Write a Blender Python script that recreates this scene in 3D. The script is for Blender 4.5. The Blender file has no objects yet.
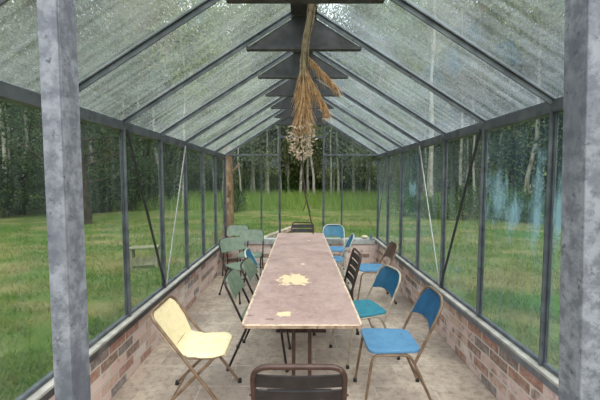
import bpy, math, random
import numpy as np
from mathutils import Vector, Matrix, noise

S = bpy.context.scene
COL = S.collection
R = math.radians
random.seed(7)
RNG = np.random.default_rng(11)

# ------------------------------------------------------------------ mesh helpers
class MB:
    def __init__(self):
        self.v = []; self.f = []
    def add(self, vs, fs):
        o = len(self.v)
        self.v += [tuple(p) for p in vs]
        self.f += [tuple(i + o for i in q) for q in fs]
        return self
    def box(self, x0, x1, y0, y1, z0, z1, bev=0.0, mat=None):
        x0, x1 = min(x0, x1), max(x0, x1); y0, y1 = min(y0, y1), max(y0, y1); z0, z1 = min(z0, z1), max(z0, z1)
        b = min(bev, (x1-x0)*.45, (y1-y0)*.45, (z1-z0)*.45)
        if b <= 0:
            vs = [(x, y, z) for x in (x0, x1) for y in (y0, y1) for z in (z0, z1)]
            fs = [(0,1,3,2),(4,6,7,5),(0,4,5,1),(2,3,7,6),(0,2,6,4),(1,5,7,3)]
        else:
            o = [(x0+b,y0),(x1-b,y0),(x1,y0+b),(x1,y1-b),(x1-b,y1),(x0+b,y1),(x0,y1-b),(x0,y0+b)]
            cx, cy = (x0+x1)/2, (y0+y1)/2
            sx, sy = (x1-x0-2*b)/(x1-x0), (y1-y0-2*b)/(y1-y0)
            inn = [(cx+(x-cx)*sx, cy+(y-cy)*sy) for x, y in o]
            vs = [(x,y,z0) for x,y in inn]+[(x,y,z0+b) for x,y in o]+[(x,y,z1-b) for x,y in o]+[(x,y,z1) for x,y in inn]
            fs = [tuple(range(7,-1,-1)), tuple(range(24,32))]
            for k in range(3):
                for i in range(8):
                    j = (i+1) % 8
                    fs.append((k*8+i, k*8+j, k*8+8+j, k*8+8+i))
        if mat is not None: vs = [mat @ Vector(p) for p in vs]
        return self.add(vs, fs)
    def bar(self, a, b, w, h, up=(0,0,1), bev=0.0):
        a, b = Vector(a), Vector(b); d = (b-a); L = d.length; d.normalize()
        u = Vector(up); s = d.cross(u)
        if s.length < 1e-5: s = d.cross(Vector((1,0,0)))
        s.normalize(); u = s.cross(d)
        m = Matrix((( d.x, s.x, u.x, a.x),(d.y, s.y, u.y, a.y),(d.z, s.z, u.z, a.z),(0,0,0,1)))
        return self.box(0, L, -w/2, w/2, -h/2, h/2, bev, m)
    def tube(self, pts, r, n=8, cap=True):
        pts = [Vector(p) for p in pts]; m = len(pts)
        rs = r if isinstance(r, (list, tuple)) else [r]*m
        vs = []; prev = None
        for i, p in enumerate(pts):
            t = (pts[min(i+1, m-1)] - pts[max(i-1, 0)])
            t.normalize()
            if prev is None:
                a = Vector((0,0,1)) if abs(t.z) < .9 else Vector((1,0,0))
                nn = t.cross(a); nn.normalize()
            else:
                nn = prev - t*prev.dot(t)
                if nn.length < 1e-6: nn = t.orthogonal()
                nn.normalize()
            prev = nn; bb = t.cross(nn)
            for k in range(n):
                a = 2*math.pi*k/n
                vs.append(p + (nn*math.cos(a) + bb*math.sin(a))*rs[i])
        fs = []
        for i in range(m-1):
            for k in range(n):
                k2 = (k+1) % n
                fs.append((i*n+k, i*n+k2, i*n+n+k2, i*n+n+k))
        if cap:
            fs.append(tuple(range(n-1,-1,-1))); fs.append(tuple((m-1)*n+k for k in range(n)))
        return self.add(vs, fs)
    def plate(self, outline, z0, z1, bev=.003):
        """extruded outline with a small chamfer on both rims"""
        n = len(outline)
        cx = sum(p[0] for p in outline)/n; cy = sum(p[1] for p in outline)/n
        def ins(p):
            d = Vector((p[0]-cx, p[1]-cy)); L = d.length
            return (cx+d.x*(L-bev)/L, cy+d.y*(L-bev)/L)
        inn = [ins(p) for p in outline]
        vs = [(x,y,z0) for x,y in inn]+[(x,y,z0+bev) for x,y in outline]+[(x,y,z1-bev) for x,y in outline]+[(x,y,z1) for x,y in inn]
        fs = [tuple(range(n-1,-1,-1)), tuple(range(3*n,4*n))]
        for k in range(3):
            for i in range(n):
                j = (i+1) % n
                fs.append((k*n+i, k*n+j, k*n+n+j, k*n+n+i))
        return self.add(vs, fs)
    def shell(self, fn, nu, nv, th):
        """a curved sheet with thickness; fn(u,v) with u,v in 0..1"""
        g = [[Vector(fn(i/nu, j/nv)) for j in range(nv+1)] for i in range(nu+1)]
        def nor(i, j):
            a = g[min(i+1,nu)][j]-g[max(i-1,0)][j]; b = g[i][min(j+1,nv)]-g[i][max(j-1,0)]
            c = a.cross(b)
            return c.normalized() if c.length > 1e-9 else Vector((0,0,1))
        W = nv+1; N = (nu+1)*W
        vs = [None]*(2*N)
        for i in range(nu+1):
            for j in range(W):
                k = nor(i, j)*th/2
                vs[i*W+j] = g[i][j]+k; vs[N+i*W+j] = g[i][j]-k
        fs = []
        for i in range(nu):
            for j in range(nv):
                q = (i*W+j, i*W+W+j, i*W+W+j+1, i*W+j+1)
                fs.append(q); fs.append(tuple(N+x for x in reversed(q)))
        rim = [(i,0) for i in range(nu)]+[(nu,j) for j in range(nv)]+[(i,nv) for i in range(nu,0,-1)]+[(0,j) for j in range(nv,0,-1)]
        for a, (i, j) in enumerate(rim):
            i2, j2 = rim[(a+1) % len(rim)]
            p, q = i*W+j, i2*W+j2
            fs.append((q, p, N+p, N+q))
        return self.add(vs, fs)
    def build(self, name, mat, parent=None, smooth=False, loc=None):
        me = bpy.data.meshes.new(name)
        me.from_pydata([tuple(p) for p in self.v], [], self.f)
        me.validate(); me.update()
        return link(name, me, mat, parent, smooth, loc)

def link(name, me, mat, parent=None, smooth=False, loc=None):
    if mat: me.materials.append(mat)
    if smooth:
        me.polygons.foreach_set('use_smooth', [True]*len(me.polygons))
        try: me.set_sharp_from_angle(angle=R(45))
        except Exception: pass
    o = bpy.data.objects.new(name, me); COL.objects.link(o)
    if parent: o.parent = parent
    if loc: o.location = loc
    return o

def np_mesh(name, verts, k):
    """verts (N,k,3): N separate k-gons"""
    N = len(verts)
    me = bpy.data.meshes.new(name)
    me.vertices.add(N*k); me.vertices.foreach_set('co', verts.reshape(-1).astype(np.float32))
    me.loops.add(N*k); me.loops.foreach_set('vertex_index', np.arange(N*k, dtype=np.int32))
    me.polygons.add(N); me.polygons.foreach_set('loop_start', np.arange(0, N*k, k, dtype=np.int32))
    me.update(calc_edges=True)
    return me

def fillet(pts, rad, n=6, closed=False):
    pts = [Vector(p) for p in pts]; out = []
    m = len(pts)
    for i, p in enumerate(pts):
        if not closed and i in (0, m-1): out.append(p); continue
        a = pts[(i-1) % m]-p; b = pts[(i+1) % m]-p
        r = min(rad, a.length*.49, b.length*.49)
        a.normalize(); b.normalize()
        p0, p1 = p+a*r, p+b*r
        for k in range(n+1):
            t = k/n
            out.append(p0*(1-t)**2 + p*2*t*(1-t) + p1*t*t)
    return out

def round_rect(x0, x1, y0, y1, r, n=6):
    return [(p.x, p.y) for p in fillet([(x0,y0,0),(x1,y0,0),(x1,y1,0),(x0,y1,0)], r, n, True)]

def empty(name, loc=(0,0,0), rz=0.0):
    o = bpy.data.objects.new(name, None); COL.objects.link(o)
    o.empty_display_size = .1
    o.location = loc; o.rotation_euler = (0,0,rz)
    return o
def tag(o, label, cat, group=None, kind=None):
    o['label'] = label; o['category'] = cat
    if group: o['group'] = group
    if kind: o['kind'] = kind
    return o
def struct(o, label=None):
    o['kind'] = 'structure'
    if label: o['label'] = label
    return o
def copy_tree(o, parent=None):
    c = o.copy(); COL.objects.link(c)
    if parent: c.parent = parent
    for ch in list(o.children): copy_tree(ch, c)
    return c

# ------------------------------------------------------------------ materials
def newmat(name):
    m = bpy.data.materials.new(name); m.use_nodes = True
    nt = m.node_tree; nt.nodes.clear()
    return m, nt
class G:
    def __init__(self, nt): self.nt = nt
    def n(self, t, **kw):
        nd = self.nt.nodes.new(t)
        for k, v in kw.items():
            if k.startswith('i_'):
                nd.inputs[k[2:].replace('_', ' ')].default_value = v
            else: setattr(nd, k, v)
        return nd
    def l(self, a, b): self.nt.links.new(a, b)
    def out(self, sh):
        o = self.n('ShaderNodeOutputMaterial'); self.l(sh, o.inputs['Surface'])
    def coord(self, scale=(1,1,1), kind='Object', loc=(0,0,0)):
        t = self.n('ShaderNodeTexCoord'); mp = self.n('ShaderNodeMapping')
        mp.inputs['Scale'].default_value = scale; mp.inputs['Location'].default_value = loc
        self.l(t.outputs[kind], mp.inputs['Vector']); return mp.outputs['Vector']
    def noise(self, vec, scale, detail=4, rough=.55, dist=0):
        k = self.n('ShaderNodeTexNoise'); k.inputs['Scale'].default_value = scale
        k.inputs['Detail'].default_value = detail; k.inputs['Roughness'].default_value = rough
        k.inputs['Distortion'].default_value = dist
        if vec is not None: self.l(vec, k.inputs['Vector'])
        return k.outputs['Fac']
    def ramp(self, fac, stops, interp='LINEAR'):
        r = self.n('ShaderNodeValToRGB'); r.color_ramp.interpolation = interp
        e = r.color_ramp.elements
        while len(e) < len(stops): e.new(.5)
        for i, (p, c) in enumerate(stops):
            e[i].position = p
            e[i].color = (c, c, c, 1) if isinstance(c, (int, float)) else (*c, 1)
        self.l(fac, r.inputs['Fac']); return r.outputs['Color']
    def mix(self, fac, a, b, mode='MIX'):
        m = self.n('ShaderNodeMix', data_type='RGBA', blend_type=mode)
        for s, i in ((fac, 0), (a, 6), (b, 7)):
            if isinstance(s, (int, float)): m.inputs[i].default_value = s if i == 0 else (s, s, s, 1)
            elif isinstance(s, tuple): m.inputs[i].default_value = (*s, 1)
            else: self.l(s, m.inputs[i])
        return m.outputs[2]
    def math(self, op, a, b=None, c=None, clamp=False):
        m = self.n('ShaderNodeMath', operation=op, use_clamp=clamp)
        for i, s in enumerate((a, b, c)):
            if s is None: continue
            if isinstance(s, (int, float)): m.inputs[i].default_value = s
            else: self.l(s, m.inputs[i])
        return m.outputs[0]
    def bump(self, h, strength=.3, dist=.01):
        b = self.n('ShaderNodeBump'); b.inputs['Strength'].default_value = strength
        b.inputs['Distance'].default_value = dist
        self.l(h, b.inputs['Height']); return b.outputs['Normal']
    def bsdf(self, col, rough=.5, metal=0, normal=None, spec=.5):
        b = self.n('ShaderNodeBsdfPrincipled')
        for nm, s in (('Base Color', col), ('Roughness', rough), ('Metallic', metal), ('Specular IOR Level', spec)):
            if isinstance(s, tuple): b.inputs[nm].default_value = (*s, 1)
            elif isinstance(s, (int, float)): b.inputs[nm].default_value = s
            else: self.l(s, b.inputs[nm])
        if normal is not None: self.l(normal, b.inputs['Normal'])
        return b.outputs['BSDF']

def hx(r, g, b):
    def f(c):
        c /= 255; return c/12.92 if c <= .04045 else ((c+.055)/1.055)**2.4
    return (f(r), f(g), f(b))

def paint(name, c, c2=None, rough=.45, wear=.0, wearc=(.1,.05,.03), metal=0.0, scale=14):
    m, nt = newmat(name); g = G(nt); v = g.coord()
    n1 = g.noise(v, scale, 5)
    c2 = c2 or tuple(x*.8 for x in c)
    col = g.mix(g.ramp(n1, [(.35, 0.), (.65, 1.)]), c, c2)
    if wear > 0:
        n2 = g.noise(g.coord(loc=(3.1, 1.7, 5.3)), scale*1.7, 6, .65)
        col = g.mix(g.ramp(n2, [(.70-wear*.25, 0.), (.74-wear*.25, 1.)]), col, wearc)
    g.out(g.bsdf(col, g.ramp(n1, [(.3, rough-.08), (.7, rough+.12)]), metal, g.bump(n1, .08, .004)))
    return m

M = {}
M['blue'] = paint('blue_paint', hx(88,134,166), hx(76,122,156), .38, .12, hx(70,45,35))
M['teal'] = paint('teal_paint', hx(48,128,144), hx(38,112,130), .38, .1, hx(60,45,40))
M['deepblue'] = paint('deep_blue_paint', hx(28,84,112), hx(22,70,98), .4, .06, hx(60,45,40))
M['midblue'] = paint('mid_blue_paint', hx(36,86,120), hx(30,74,106), .4, .06, hx(60,45,40))
M['tealblue'] = paint('teal_blue_paint', hx(36,104,130), hx(30,90,116), .4, .06, hx(60,45,40))
M['green'] = paint('sage_green_paint', hx(112,124,104), hx(96,109,92), .42, .06, hx(60,50,40))
M['cream'] = paint('cream_yellow_paint', hx(241,221,178), hx(232,209,162), .42, .12, hx(140,110,70), scale=20)
M['brownpanel'] = paint('brown_panel', hx(88,66,50), hx(66,46,36), .55, .3, hx(120,90,65))  # brown back panel with lighter brown blotches
M['bronze'] = paint('bronze_tube', hx(142,118,96), hx(112,88,68), .38, .2, hx(80,55,40), .35)
M['beigetube'] = paint('beige_tube', hx(176,164,148), hx(150,136,118), .38, .15, hx(110,85,65), .3)
M['paletube'] = paint('pale_tube', hx(188,190,184), hx(160,160,152), .38, .1, hx(110,95,80), .3)
M['darktube'] = paint('dark_tube', hx(52,46,44), hx(38,33,32), .4, .15, hx(80,55,45), .3)
M['browntube'] = paint('brown_tube', hx(82,58,50), hx(62,42,36), .42, .22, hx(120,95,80), .25)
M['slat'] = paint('dark_slat', hx(52,46,46), hx(38,34,34), .42, .12, hx(90,70,60), .25)
M['rubber'] = paint('black_rubber', (.012,.012,.012), (.02,.02,.02), .7)
M['galv_dark'] = paint('weathered_steel', hx(108,111,115), hx(80,83,88), .5, .2, hx(54,52,52), .45, scale=9)
M['gusset'] = paint('gusset_steel', hx(74,72,74), hx(54,53,55), .6, .15, hx(58,54,52), .2, scale=9)
M['brace_dark'] = paint('dark_steel_rod', hx(58,58,60), hx(44,44,47), .5, 0, metal=.3)
M['brace_pale'] = paint('pale_rod', hx(190,190,186), hx(160,160,156), .45, 0, metal=.3)  # much paler tone than the other brace rods

def galv():
    m, nt = newmat('galvanised_angle'); g = G(nt)
    a = g.noise(g.coord(), 38, 5, .7); b = g.noise(g.coord((1,1,.6)), 9, 4, .6)
    col = g.mix(g.ramp(a, [(.40, 0.), (.60, 1.)]), hx(108,109,118), hx(150,150,158))
    col = g.mix(g.ramp(b, [(.48, 0.), (.66, .75)]), col, hx(90,92,102))
    s = g.noise(g.coord(loc=(4,2,1)), 60, 4, .75)
    col = g.mix(g.ramp(s, [(.60, 0.), (.66, .75)]), col, hx(70,70,80))
    g.out(g.bsdf(col, g.ramp(a, [(.3, .5), (.7, .75)]), .15, g.bump(a, .12, .003)))
    return m
M['galv'] = galv()

def brick(axis, stain=.55, off=0.0):
    m, nt = newmat('brick_' + axis); g = G(nt)
    t = g.n('ShaderNodeTexCoord'); sp = g.n('ShaderNodeSeparateXYZ'); g.l(t.outputs['Object'], sp.inputs[0])
    cb = g.n('ShaderNodeCombineXYZ')
    g.l(sp.outputs['Y' if axis == 'y' else 'X'], cb.inputs[0]); g.l(sp.outputs['Z'], cb.inputs[1])
    v = cb.outputs[0]
    wob = g.noise(g.coord(), 6, 3)
    vm = g.n('ShaderNodeVectorMath', operation='ADD'); g.l(v, vm.inputs[0])
    ws = g.n('ShaderNodeVectorMath', operation='SCALE'); ws.inputs['Scale'].default_value = .016
    cw = g.n('ShaderNodeCombineXYZ'); g.l(wob, cw.inputs[0]); g.l(wob, cw.inputs[1])
    g.l(cw.outputs[0], ws.inputs[0]); g.l(ws.outputs[0], vm.inputs[1])
    br = g.n('ShaderNodeTexBrick'); g.l(vm.outputs[0], br.inputs['Vector'])
    br.inputs['Color1'].default_value = (0,0,0,1); br.inputs['Color2'].default_value = (1,1,1,1)
    br.inputs['Mortar'].default_value = (.5,.5,.5,1)
    br.inputs['Scale'].default_value = 1; br.inputs['Brick Width'].default_value = .235
    br.inputs['Row Height'].default_value = .086; br.inputs['Mortar Size'].default_value = .007
    br.inputs['Mortar Smooth'].default_value = .2
    col = g.ramp(br.outputs['Color'], [(0., hx(214,184,176)), (.14, hx(168,126,110)), (.28, hx(216,190,182)), (.42, hx(140,112,100)),
                 (.52, hx(208,176,166)), (.66, hx(132,120,118)), (.74, hx(196,164,148)), (.88, hx(222,204,196))], 'CONSTANT')
    n1 = g.noise(g.coord(), 22, 6, .65)
    col = g.mix(g.ramp(n1, [(.42, 0.), (.7, .55)]), col, hx(206,190,180))
    n2 = g.noise(g.coord(loc=(7+off,3,2)), 9, 5, .6)
    col = g.mix(g.ramp(n2, [(.56-(stain-.55)*.3, 0.), (.68, stain)]), col, hx(116,96,84))
    col = g.mix(br.outputs['Fac'], col, hx(204,194,182))
    h = g.math('ADD', g.math('MULTIPLY', br.outputs['Fac'], -1.0), g.math('MULTIPLY', n1, .35))
    g.out(g.bsdf(col, .85, 0, g.bump(h, .6, .008), .25))
    return m
M['brick_y'] = brick('y'); M['brick_x'] = brick('x', .7); M['brick_r'] = brick('y', .85, 4.0)

def floor_mat():
    m, nt = newmat('stone_paving'); g = G(nt); v = g.coord()
    br = g.n('ShaderNodeTexBrick'); br.offset = .5
    rot = g.coord((1,1,1), loc=(.13,.08,0)); g.l(rot, br.inputs['Vector'])
    br.inputs['Color1'].default_value = (0,0,0,1); br.inputs['Color2'].default_value = (1,1,1,1); br.inputs['Mortar'].default_value = (.5,.5,.5,1)
    br.inputs['Scale'].default_value = 1; br.inputs['Brick Width'].default_value = .46; br.inputs['Row Height'].default_value = .30
    br.inputs['Mortar Size'].default_value = .006; br.inputs['Mortar Smooth'].default_value = .3
    col = g.ramp(br.outputs['Color'], [(0., hx(158,139,125)), (.35, hx(180,160,144)), (.7, hx(166,147,132)), (1., hx(192,172,154))])
    n1 = g.noise(v, 3.5, 6, .65); n2 = g.noise(g.coord(loc=(5,1,0)), 18, 6, .7)
    col = g.mix(g.ramp(n1, [(.44, 0.), (.62, .6)]), col, hx(206,186,165))
    n5 = g.noise(g.coord(loc=(9,2,0)), 1.4, 6, .6)
    col = g.mix(g.ramp(n5, [(.46, 0.), (.62, .65)]), col, hx(128,116,108))
    col = g.mix(g.ramp(n2, [(.48, 0.), (.68, .65)]), col, hx(112,96,86))
    col = g.mix(g.math('MULTIPLY', g.math('MULTIPLY', br.outputs['Fac'], g.ramp(n2, [(.35, 1.), (.62, .2)])), .8), col, hx(196,184,168))
    h = g.math('ADD', g.math('MULTIPLY', br.outputs['Fac'], -.8), g.math('MULTIPLY', n2, .4))
    g.out(g.bsdf(col, g.ramp(n1, [(.3, .55), (.7, .8)]), 0, g.bump(h, .35, .006), .35))
    return m
M['floor'] = floor_mat()

def table_mat(patches, seed, end):
    """worn mauve-brown tabletop with peeled cream patches and rubbed edges (object space: half sizes .38 x .915)"""
    m, nt = newmat('worn_tabletop'); g = G(nt); v = g.coord()
    n1 = g.noise(g.coord(loc=(seed,0,0)), 5, 6, .65); n2 = g.noise(g.coord(loc=(0,seed,0)), 40, 5, .7)
    col = g.mix(g.ramp(n1, [(.36, 0.), (.64, 1.)]), hx(146,116,108), hx(172,143,133))
    col = g.mix(g.ramp(n2, [(.42, 0.), (.75, .5)]), col, hx(190,168,158))
    n3 = g.noise(g.coord((1,1.4,1), loc=(seed*2,3,0)), 9, 5, .6)
    col = g.mix(g.ramp(n3, [(.66, 0.), (.71, .7)]), col, hx(104,76,68))
    n4 = g.noise(g.coord(loc=(seed,seed,1)), 16, 5, .7)
    sp = g.n('ShaderNodeSeparateXYZ'); g.l(v, sp.inputs[0])
    for (px, py, rx, ry) in patches:
        a = g.math('DIVIDE', g.math('SUBTRACT', sp.outputs[0], px), rx)
        b = g.math('DIVIDE', g.math('SUBTRACT', sp.outputs[1], py), ry)
        d = g.math('SQRT', g.math('ADD', g.math('MULTIPLY', a, a), g.math('MULTIPLY', b, b)))
        d = g.math('ADD', d, g.math('MULTIPLY', g.math('SUBTRACT', n4, .5), 2.4))
        mk = g.ramp(d, [(.72, 1.), (.84, 0.)])
        col = g.mix(mk, col, hx(220,192,152))
    ex = g.math('SUBTRACT', .38, g.math('ABSOLUTE', sp.outputs[0]))
    ey = g.math('ADD', .915, g.math('MULTIPLY', sp.outputs[1], end))
    e = g.math('MINIMUM', ex, ey)
    e = g.math('ADD', e, g.math('MULTIPLY', g.math('SUBTRACT', n4, .5), .05))
    col = g.mix(g.ramp(e, [(.006, 1.), (.013, 0.)]), col, hx(214,190,160))
    g.out(g.bsdf(col, g.ramp(n1, [(.3, .42), (.7, .6)]), 0, g.bump(n2, .1, .003), .4))
    return m
M['edge'] = paint('cream_edge_band', hx(186,160,134), hx(140,112,92), .6, .35, hx(112,84,70), scale=26)

def sill_mat(nm, a, b):
    m, nt = newmat(nm); g = G(nt)
    n1 = g.noise(g.coord(), 12, 5, .6); n2 = g.noise(g.coord(loc=(2,5,1)), 5, 4)
    col = g.mix(g.ramp(n1, [(.35, 0.), (.65, 1.)]), a, b)
    col = g.mix(g.ramp(n2, [(.58, 0.), (.7, .6)]), col, hx(110,104,98))
    g.out(g.bsdf(col, .7, 0, g.bump(n1, .2, .004)))
    return m
M['sill'] = sill_mat('pale_sill', hx(178,172,162), hx(152,146,137))
M['coping'] = sill_mat('grey_coping', hx(176,176,172), hx(150,150,148))
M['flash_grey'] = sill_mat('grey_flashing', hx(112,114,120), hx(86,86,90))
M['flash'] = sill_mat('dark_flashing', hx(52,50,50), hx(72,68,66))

def glass(nm, streak, dirt_lo, dirt_hi, dcol, whitewash=None, gloss=.10, tint=(.94,.97,.95), trans=.5, seed=0.0, roof=False):
    m, nt = newmat(nm); g = G(nt)
    st = g.noise(g.coord(streak, loc=(seed, seed*.7, 0)), 1.0, 5, .6)
    bl = g.noise(g.coord(loc=(seed*2, 1, 3)), 2.2, 5, .6)
    fine = g.noise(g.coord(loc=(seed, 4, 1)), 30, 5, .7)
    f = g.math('ADD', g.math('MULTIPLY', st, .45), g.math('ADD', g.math('MULTIPLY', bl, .35), g.math('MULTIPLY', fine, .2)))
    fac = g.n('ShaderNodeMapRange'); g.l(f, fac.inputs[0])
    fac.inputs[1].default_value = .36; fac.inputs[2].default_value = .66
    fac.inputs[3].default_value = dirt_lo; fac.inputs[4].default_value = dirt_hi
    fac = fac.outputs[0]
    col = dcol
    if whitewash:
        sp = g.n('ShaderNodeSeparateXYZ'); tc = g.n('ShaderNodeTexCoord'); g.l(tc.outputs['Object'], sp.inputs[0])
        n = g.noise(g.coord((1,3.2,1.3), loc=(seed,2,5)), 3.2, 6, .72, .6)
        tot = None
        for (yc, zc, ry, rz) in whitewash:
            a = g.math('DIVIDE', g.math('SUBTRACT', sp.outputs[1], yc), ry)
            b = g.math('DIVIDE', g.math('SUBTRACT', sp.outputs[2], zc), rz)
            d = g.math('SQRT', g.math('ADD', g.math('MULTIPLY', a, a), g.math('MULTIPLY', b, b)))
            d = g.math('ADD', d, g.math('MULTIPLY', g.math('SUBTRACT', n, .5), 3.0))
            mk = g.ramp(d, [(.1, 1.), (1.15, 0.)])
            tot = mk if tot is None else g.math('MAXIMUM', tot, mk)
        fac = g.math('MAXIMUM', fac, g.math('MULTIPLY', g.math('MULTIPLY', tot, g.ramp(st, [(.3, .25), (.62, 1.)])), .46))
    lw = g.n('ShaderNodeLayerWeight'); lw.inputs['Blend'].default_value = .5
    # a slanting path crosses more of the dirt film
    fac = g.math('MULTIPLY', fac, g.math('ADD', .8, g.math('MULTIPLY', g.math('POWER', lw.outputs['Facing'], 2.0), 1.5)), clamp=True)
    tr = g.n('ShaderNodeBsdfTransparent'); tr.inputs[0].default_value = (*tint, 1)
    gl = g.n('ShaderNodeBsdfGlossy'); gl.inputs['Roughness'].default_value = .04; gl.inputs[0].default_value = (.9,.95,1,1)
    gf = g.math('ADD', .055 if roof else .022, g.math('MULTIPLY', g.math('POWER', lw.outputs['Facing'], 5.0), .45))
    mx = g.n('ShaderNodeMixShader'); g.l(gf, mx.inputs[0]); g.l(tr.outputs[0], mx.inputs[1]); g.l(gl.outputs[0], mx.inputs[2])
    df = g.n('ShaderNodeBsdfDiffuse'); tl = g.n('ShaderNodeBsdfTranslucent')
    for s in (df, tl): s.inputs[0].default_value = (*col, 1)
    m2 = g.n('ShaderNodeMixShader'); m2.inputs[0].default_value = trans
    g.l(df.outputs[0], m2.inputs[1]); g.l(tl.outputs[0], m2.inputs[2])
    m3 = g.n('ShaderNodeMixShader'); g.l(fac, m3.inputs[0]); g.l(mx.outputs[0], m3.inputs[1]); g.l(m2.outputs[0], m3.inputs[2])
    g.out(m3.outputs[0])
    return m
M['roof_l'] = glass('dirty_roof_glass_left', (1.0,24,1.0), .01, .19, hx(208,212,206), trans=.6, seed=1.3, roof=True)
M['roof_r'] = glass('dirty_roof_glass_right', (1.0,24,1.0), .01, .20, hx(204,211,217), trans=.6, seed=4.1, roof=True)
M['pane_l'] = glass('side_glass_left', (1,16,1.2), .0, .045, hx(200,210,205), seed=2.2)
M['pane_f'] = glass('gable_glass', (16,1,1.2), .0, .05, hx(200,210,205), seed=6.2)
M['pane_r'] = glass('side_glass_right', (1,18,1.0), .0, .10, hx(190,205,205), seed=3.7)
M['pane_rw'] = glass('side_glass_right_whitewashed', (1,18,1.0), .0, .09, hx(170,204,218), seed=3.7,
                     whitewash=[(2.54,1.50,.17,.26),(2.36,1.42,.12,.22),(2.11,1.46,.13,.32),(1.93,1.45,.06,.28),(4.46,1.53,.2,.13)])

def leaf_mat(nm, a, b, c, tr=.35, dry=None):
    m, nt = newmat(nm); g = G(nt)
    oi = g.n('ShaderNodeObjectInfo')
    n1 = g.noise(g.coord(), 1.6, 3); n2 = g.noise(g.coord(), 9, 2)
    col = g.mix(g.ramp(n1, [(.38, 0.), (.62, 1.)]), a, b)
    col = g.mix(g.ramp(n2, [(.5, 0.), (.72, .8)]), col, c)
    if dry:
        n4 = g.noise(g.coord((1,1.6,1), loc=(11,4,0)), .5, 5, .6)
        col = g.mix(g.ramp(n4, [(.46, 0.), (.60, .8)]), col, dry)
    hs = g.n('ShaderNodeHueSaturation'); g.l(col, hs.inputs['Color'])
    g.l(g.math('ADD', g.math('MULTIPLY', oi.outputs['Random'], .5), .75), hs.inputs['Value'])
    df = g.n('ShaderNodeBsdfDiffuse'); tl = g.n('ShaderNodeBsdfTranslucent')
    g.l(hs.outputs[0], df.inputs[0]); g.l(hs.outputs[0], tl.inputs[0])
    mx = g.n('ShaderNodeMixShader'); mx.inputs[0].default_value = tr
    g.l(df.outputs[0], mx.inputs[1]); g.l(tl.outputs[0], mx.inputs[2])
    g.out(mx.outputs[0])
    return m
M['leaf_gum'] = leaf_mat('grey_green_leaves', hx(142,150,108), hx(116,128,88), hx(172,174,136), .45)
M['leaf_dark'] = leaf_mat('dark_green_leaves', hx(58,74,48), hx(46,62,40), hx(84,100,60))
M['leaf_olive'] = leaf_mat('olive_leaves', hx(148,150,92), hx(120,132,80), hx(176,172,118), .45)
M['leaf_shrub'] = leaf_mat('shrub_leaves', hx(64,92,44), hx(84,110,52), hx(110,130,66))
M['grass'] = leaf_mat('lawn_grass', hx(64,98,36), hx(86,112,46), hx(120,126,70), .4, hx(134,124,80))
M['tallgrass'] = leaf_mat('tall_grass', hx(112,138,68), hx(134,154,82), hx(86,112,58), .4)

def ground_mat():
    m, nt = newmat('lawn_ground'); g = G(nt)
    n1 = g.noise(g.coord(), .35, 6, .65); n2 = g.noise(g.coord(), 5, 6, .7); n3 = g.noise(g.coord(), 60, 4, .7)
    n4 = g.noise(g.coord((1,1.6,1), loc=(11,4,0)), .5, 5, .6)
    col = g.mix(g.ramp(n1, [(.36, 0.), (.62, 1.)]), hx(80,108,44), hx(116,120,68))
    col = g.mix(g.ramp(n2, [(.42, 0.), (.7, .7)]), col, hx(62,92,36))
    col = g.mix(g.ramp(n4, [(.48, 0.), (.64, .7)]), col, hx(148,132,92))
    col = g.mix(g.ramp(n3, [(.35, .4), (.6, 0.)]), col, hx(52,80,28))
    g.out(g.bsdf(col, .95, 0, g.bump(g.math('ADD', n3, n2), .8, .05), .1))
    return m
M['ground'] = ground_mat()

def bark(nm, a, b, c, sc=1.0):
    m, nt = newmat(nm); g = G(nt)
    n1 = g.noise(g.coord((6*sc,6*sc,1.2*sc)), 1.6, 5, .65); n2 = g.noise(g.coord(), 3, 4)
    col = g.mix(g.ramp(n1, [(.38, 0.), (.62, 1.)]), a, b)
    col = g.mix(g.ramp(n2, [(.5, 0.), (.65, .8)]), col, c)
    g.out(g.bsdf(col, .9, 0, g.bump(n1, .6, .03), .15))
    return m
M['bark_pale'] = bark('pale_bark', hx(176,172,158), hx(146,140,126), hx(112,100,86))
M['bark_dark'] = bark('dark_bark', hx(62,52,44), hx(44,38,32), hx(78,68,56))
M['bark_brown'] = bark('brown_bark', hx(128,100,78), hx(88,62,46), hx(158,130,102), 2)
M['oldwood'] = bark('weathered_timber', hx(158,146,128), hx(126,112,96), hx(176,166,148), 3)
M['mosswood'] = bark('mossy_timber', hx(128,126,100), hx(98,98,72), hx(150,146,122), 3)
M['straw'] = paint('dry_straw', hx(206,168,124), hx(172,130,90), .8, scale=30)
M['straw2'] = paint('dry_stalks', hx(176,158,130), hx(132,110,86), .8, scale=30)
M['papery'] = paint('papery_bracts', hx(212,190,168), hx(164,138,116), .8, scale=40)
M['twig'] = paint('dark_twig', hx(74,58,50), hx(56,42,36), .8, scale=40)
M['stone'] = paint('pale_stone', hx(206,200,170), hx(176,168,140), .8, scale=30)
M['bluepot'] = paint('blue_grey_glaze', hx(96,118,128), hx(78,98,110), .3)
M['saucer'] = paint('pale_saucer_glaze', hx(170,184,188), hx(150,166,170), .3)

# ------------------------------------------------------------------ the glasshouse
HW = 1.44                      # half width at the glazing
Y0, BAY, NB = .53, .73, 8
YS = [Y0 + BAY*k for k in range(NB+1)]
YE = YS[-1]
ZE, ZR, ZS = 2.11, 3.01, .53   # eaves, ridge, sill
SL = (ZR-ZE)/HW

def zr(x): return ZR - SL*abs(x)

struct(MB().box(-1.62, 1.62, Y0-.12, YE+.12, -.12, 0).build('floor', M['floor']), 'worn stone paving slabs')

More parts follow.
